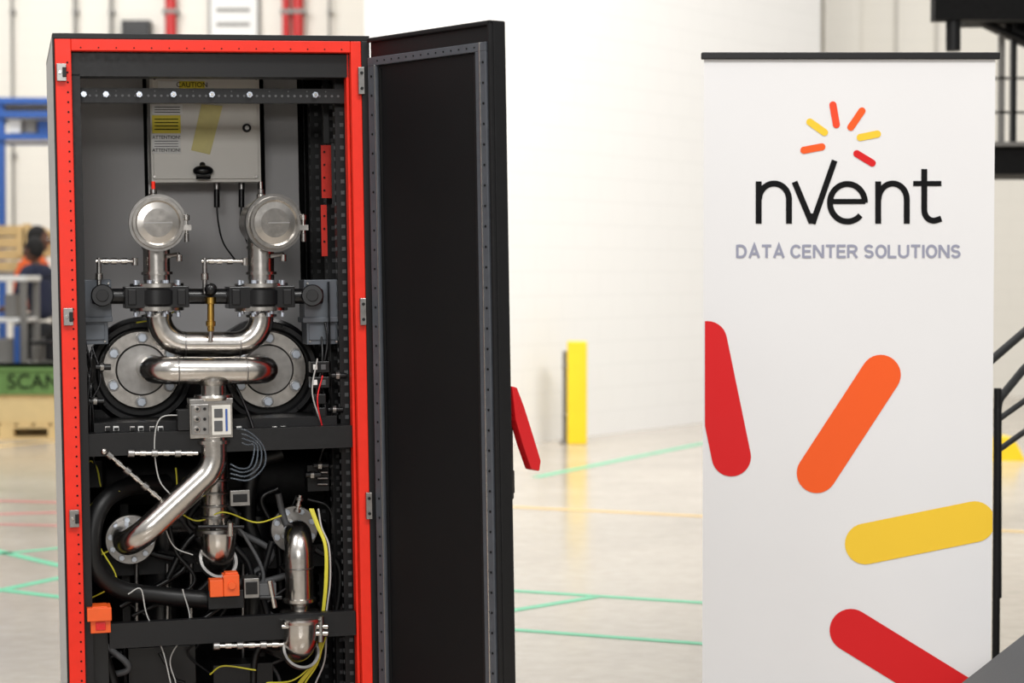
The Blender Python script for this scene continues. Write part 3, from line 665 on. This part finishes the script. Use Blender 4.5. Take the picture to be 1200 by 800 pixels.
for z in (.95,.55): b.box((wx(-78,Db),Db+.03,z),(wx(28,Db),Db+.55,z+.04),WHT)
b.box((wx(2,Db),Db+.1,.99),(wx(16,Db),Db+.5,1.2),PIPEG); b.box((wx(16,Db),Db-.02,.42),(wx(23,Db),Db+.02,.92),BLU); b.box((wx(-10,Db),Db+.1,.59),(wx(14,Db),Db+.5,.8),PIPEG)
b.build(bevel=.01)
b=B('utility_cart'); Dt=18.95
for z in (.35,.75): b.box((wx(36,Dt),Dt,z),(wx(80,Dt),Dt+.45,z+.03),BLK)
for x in (38,78):
    for yy in (Dt+.02,Dt+.41): b.cyl((wx(x,Dt),yy,.1),(wx(x,Dt),yy,.8),.015,STEELD); b.cyl((wx(x,Dt)-.015,yy,.06),(wx(x,Dt)+.015,yy,.06),.06,RUB)
b.box((wx(42,Dt),Dt+.1,.381),(wx(62,Dt),Dt+.35,.6),PIPEG); b.build()
# people
def skinobj(name,vs,es,rs,mt,parent,sub=2):
    me=bpy.data.meshes.new(name); me.from_pydata([tuple(v) for v in vs],es,[]); o=bpy.data.objects.new(name,me); scene.collection.objects.link(o); o.parent=parent
    o.modifiers.new('Skin','SKIN')
    for i,r in enumerate(rs):
        me.skin_vertices[0].data[i].radius=(r if isinstance(r,tuple) else (r,r))
    me.skin_vertices[0].data[0].use_root=True
    me.materials.append(mt); ss=o.modifiers.new('Sub','SUBSURF'); ss.levels=sub; ss.render_levels=sub
    for m_ in o.modifiers:
        if m_.type=='SKIN': m_.use_smooth_shade=True
    return o
def person(name,loc,yaw,hgt,top,vest=None):
    e=empty(name,Matrix.Translation(loc)@Matrix.Rotation(yaw,4,'Z')@Matrix.Scale(hgt/1.75,4))
    skinobj('trousers',[(0,0,.93),(.09,0,.88),(.11,-.02,.50),(.11,.03,.12),(-.09,0,.88),(-.11,-.02,.50),(-.11,.03,.12),(0,0,1.0)],[(0,1),(1,2),(2,3),(0,4),(4,5),(5,6),(0,7)],[.12,.095,.068,.055,.095,.068,.055,.13],DKC,e)
    skinobj('shirt',[(0,0,.95),(0,-.02,1.15),(0,-.06,1.36),(0,-.07,1.44),(.17,-.07,1.42),(.23,-.12,1.18),(.17,-.30,1.08),(-.17,-.07,1.42),(-.23,-.12,1.18),(-.17,-.30,1.08)],[(0,1),(1,2),(2,3),(3,4),(4,5),(5,6),(3,7),(7,8),(8,9)],[(.16,.12),(.15,.115),(.17,.12),(.10,.09),.07,.052,.042,.07,.052,.042],top,e)
    skinobj('neck',[(0,-.07,1.42),(0,-.09,1.54)],[(0,1)],[.055,.05],SKINM,e)
    b=B('head'); c=Vector((0,-.115,1.63)); b.sphere(c,.095,SKINM,24,(.82,1.0,1.2)); b.sphere(c+Vector((0,.02,.022)),.100,HAIR,24,(.86,.98,1.12)); b.sphere(c+Vector((0,-.03,-.07)),.05,SKINM,16,(1,1,.8))
    b.sphere(c+Vector((0,-.1,-.015)),.016,SKINM,12,(.9,1,1.5))
    for sx in (-1,1):
        b.sphere(c+Vector((.08*sx,.0,-.01)),.022,SKINM,12,(.4,.8,1.3)); b.sphere(c+Vector((.03*sx,-.083,.005)),.011,WHT,12); b.sphere(c+Vector((.03*sx,-.092,.005)),.005,INK,10)
    b.box(c+Vector((-.022,-.092,-.055)),c+Vector((.022,-.085,-.048)),REDL); b.build(e)
    for sx in (-1,1):
        w0=Vector((.17*sx,-.30,1.08)); vs=[w0,w0+Vector((-.005*sx,-.05,-.01)),w0+Vector((-.01*sx,-.09,-.015))]; es=[(0,1),(1,2)]; rs=[.027,.034,.032]
        skinobj('palm',vs,es,rs,SKINM,e,1)
        for k,l in enumerate((.07,.08,.075,.06)):
            o=Vector((-.03+.02*k,0,0)); skinobj('finger',[vs[2]+o*1+Vector((0,.01,0)),vs[2]+o*1.15+Vector((0,-l*.6,-.006)),vs[2]+o*1.15+Vector((0,-l,-.03))],[(0,1),(1,2)],[.009,.0085,.007],SKINM,e,1)
        skinobj('thumb',[vs[1]+Vector((-.02*sx,0,0)),vs[1]+Vector((-.05*sx,-.03,-.01)),vs[1]+Vector((-.055*sx,-.06,-.02))],[(0,1),(1,2)],[.011,.010,.008],SKINM,e,1)
        b=B('shoe'); b.sphere(Vector((.11*sx,-.04,.045)),.06,BLK,16,(.85,2.1,.75)); b.build(e)
    if vest:
        b=B('vest'); rings=[]
        for z,rx,ry,yo in ((.98,.19,.15,0),(1.15,.185,.145,-.02),(1.33,.21,.155,-.05),(1.43,.18,.13,-.065)):
            rings.append([(rx*math.cos(a),yo+ry*math.sin(a),z) for a in [2*math.pi*k/24 for k in range(24)]])
        vs=[p for r in rings for p in r]; b.add(vs,[(i*24+k,i*24+(k+1)%24,(i+1)*24+(k+1)%24,(i+1)*24+k) for i in range(3) for k in range(24)],vest,True)
        b.build(e)
    return e
person('worker',(wx(50,19.95),19.98,0),math.radians(-115),1.72,NAVY)
person('worker',(wx(32,20.75),20.75,0),math.radians(90),1.84,HIV,HIV)

# ================================================================= LIGHT
w=bpy.data.worlds.new('World'); scene.world=w; w.use_nodes=True; nt=w.node_tree; bg=nt.nodes['Background']
tc=nt.nodes.new('ShaderNodeTexCoord'); sp=nt.nodes.new('ShaderNodeSeparateXYZ'); cr=nt.nodes.new('ShaderNodeValToRGB'); mr=nt.nodes.new('ShaderNodeMapRange')
mr.inputs['From Min'].default_value=-1; mr.inputs['From Max'].default_value=1
nt.links.new(tc.outputs['Generated'],sp.inputs[0]); nt.links.new(sp.outputs[2],mr.inputs['Value']); nt.links.new(mr.outputs['Result'],cr.inputs[0])
el=cr.color_ramp.elements; el[0].position=.45; el[0].color=(.2,.19,.18,1); el[1].position=.8; el[1].color=(1,.99,.97,1); x_=el.new(.52); x_.color=(.40,.395,.385,1)
nt.links.new(cr.outputs[0],bg.inputs['Color']); bg.inputs['Strength'].default_value=.78
def area(name,loc,tgt,sx,sy,e,c=(1,.985,.96)):
    l=bpy.data.lights.new(name,'AREA'); l.shape='RECTANGLE'; l.size=sx; l.size_y=sy; l.energy=e; l.color=c
    o=bpy.data.objects.new(name,l); scene.collection.objects.link(o); o.location=loc; o.rotation_euler=(Vector(tgt)-Vector(loc)).to_track_quat('-Z','Y').to_euler(); return o
area('highbay_light',(1.5,1.0,6.5),(-.5,5.6,.8),3,1.2,290)
area('highbay_light',(-3,2.5,6),(-.7,5.6,.8),1,3,120)
area('front_fill_light',(-.2,-4.5,3.2),(-.7,5.6,1.2),3.5,1.0,200)  # added fill from behind the camera, brightens cabinet interior and pipe highlights
area('highbay_light',(-.5,12,7.5),(1.2,18,2),6,1.5,570)
area('highbay_light',(6,12,7.5),(3,20,2),4,1.5,400)
area('highbay_light',(-6,22,7.5),(-6,30,2),5,2,600)
# ================================================================= CAMERA
cd=bpy.data.cameras.new('camera'); cd.sensor_width=36; cd.lens=36*F/1200; cd.clip_end=200
cam=bpy.data.objects.new('camera',cd); scene.collection.objects.link(cam); cam.location=CAM; cam.rotation_euler=(math.pi/2-PITCH,0,0)
cd.dof.use_dof=True; cd.dof.focus_distance=5.7; cd.dof.aperture_fstop=3.5
scene.camera=cam
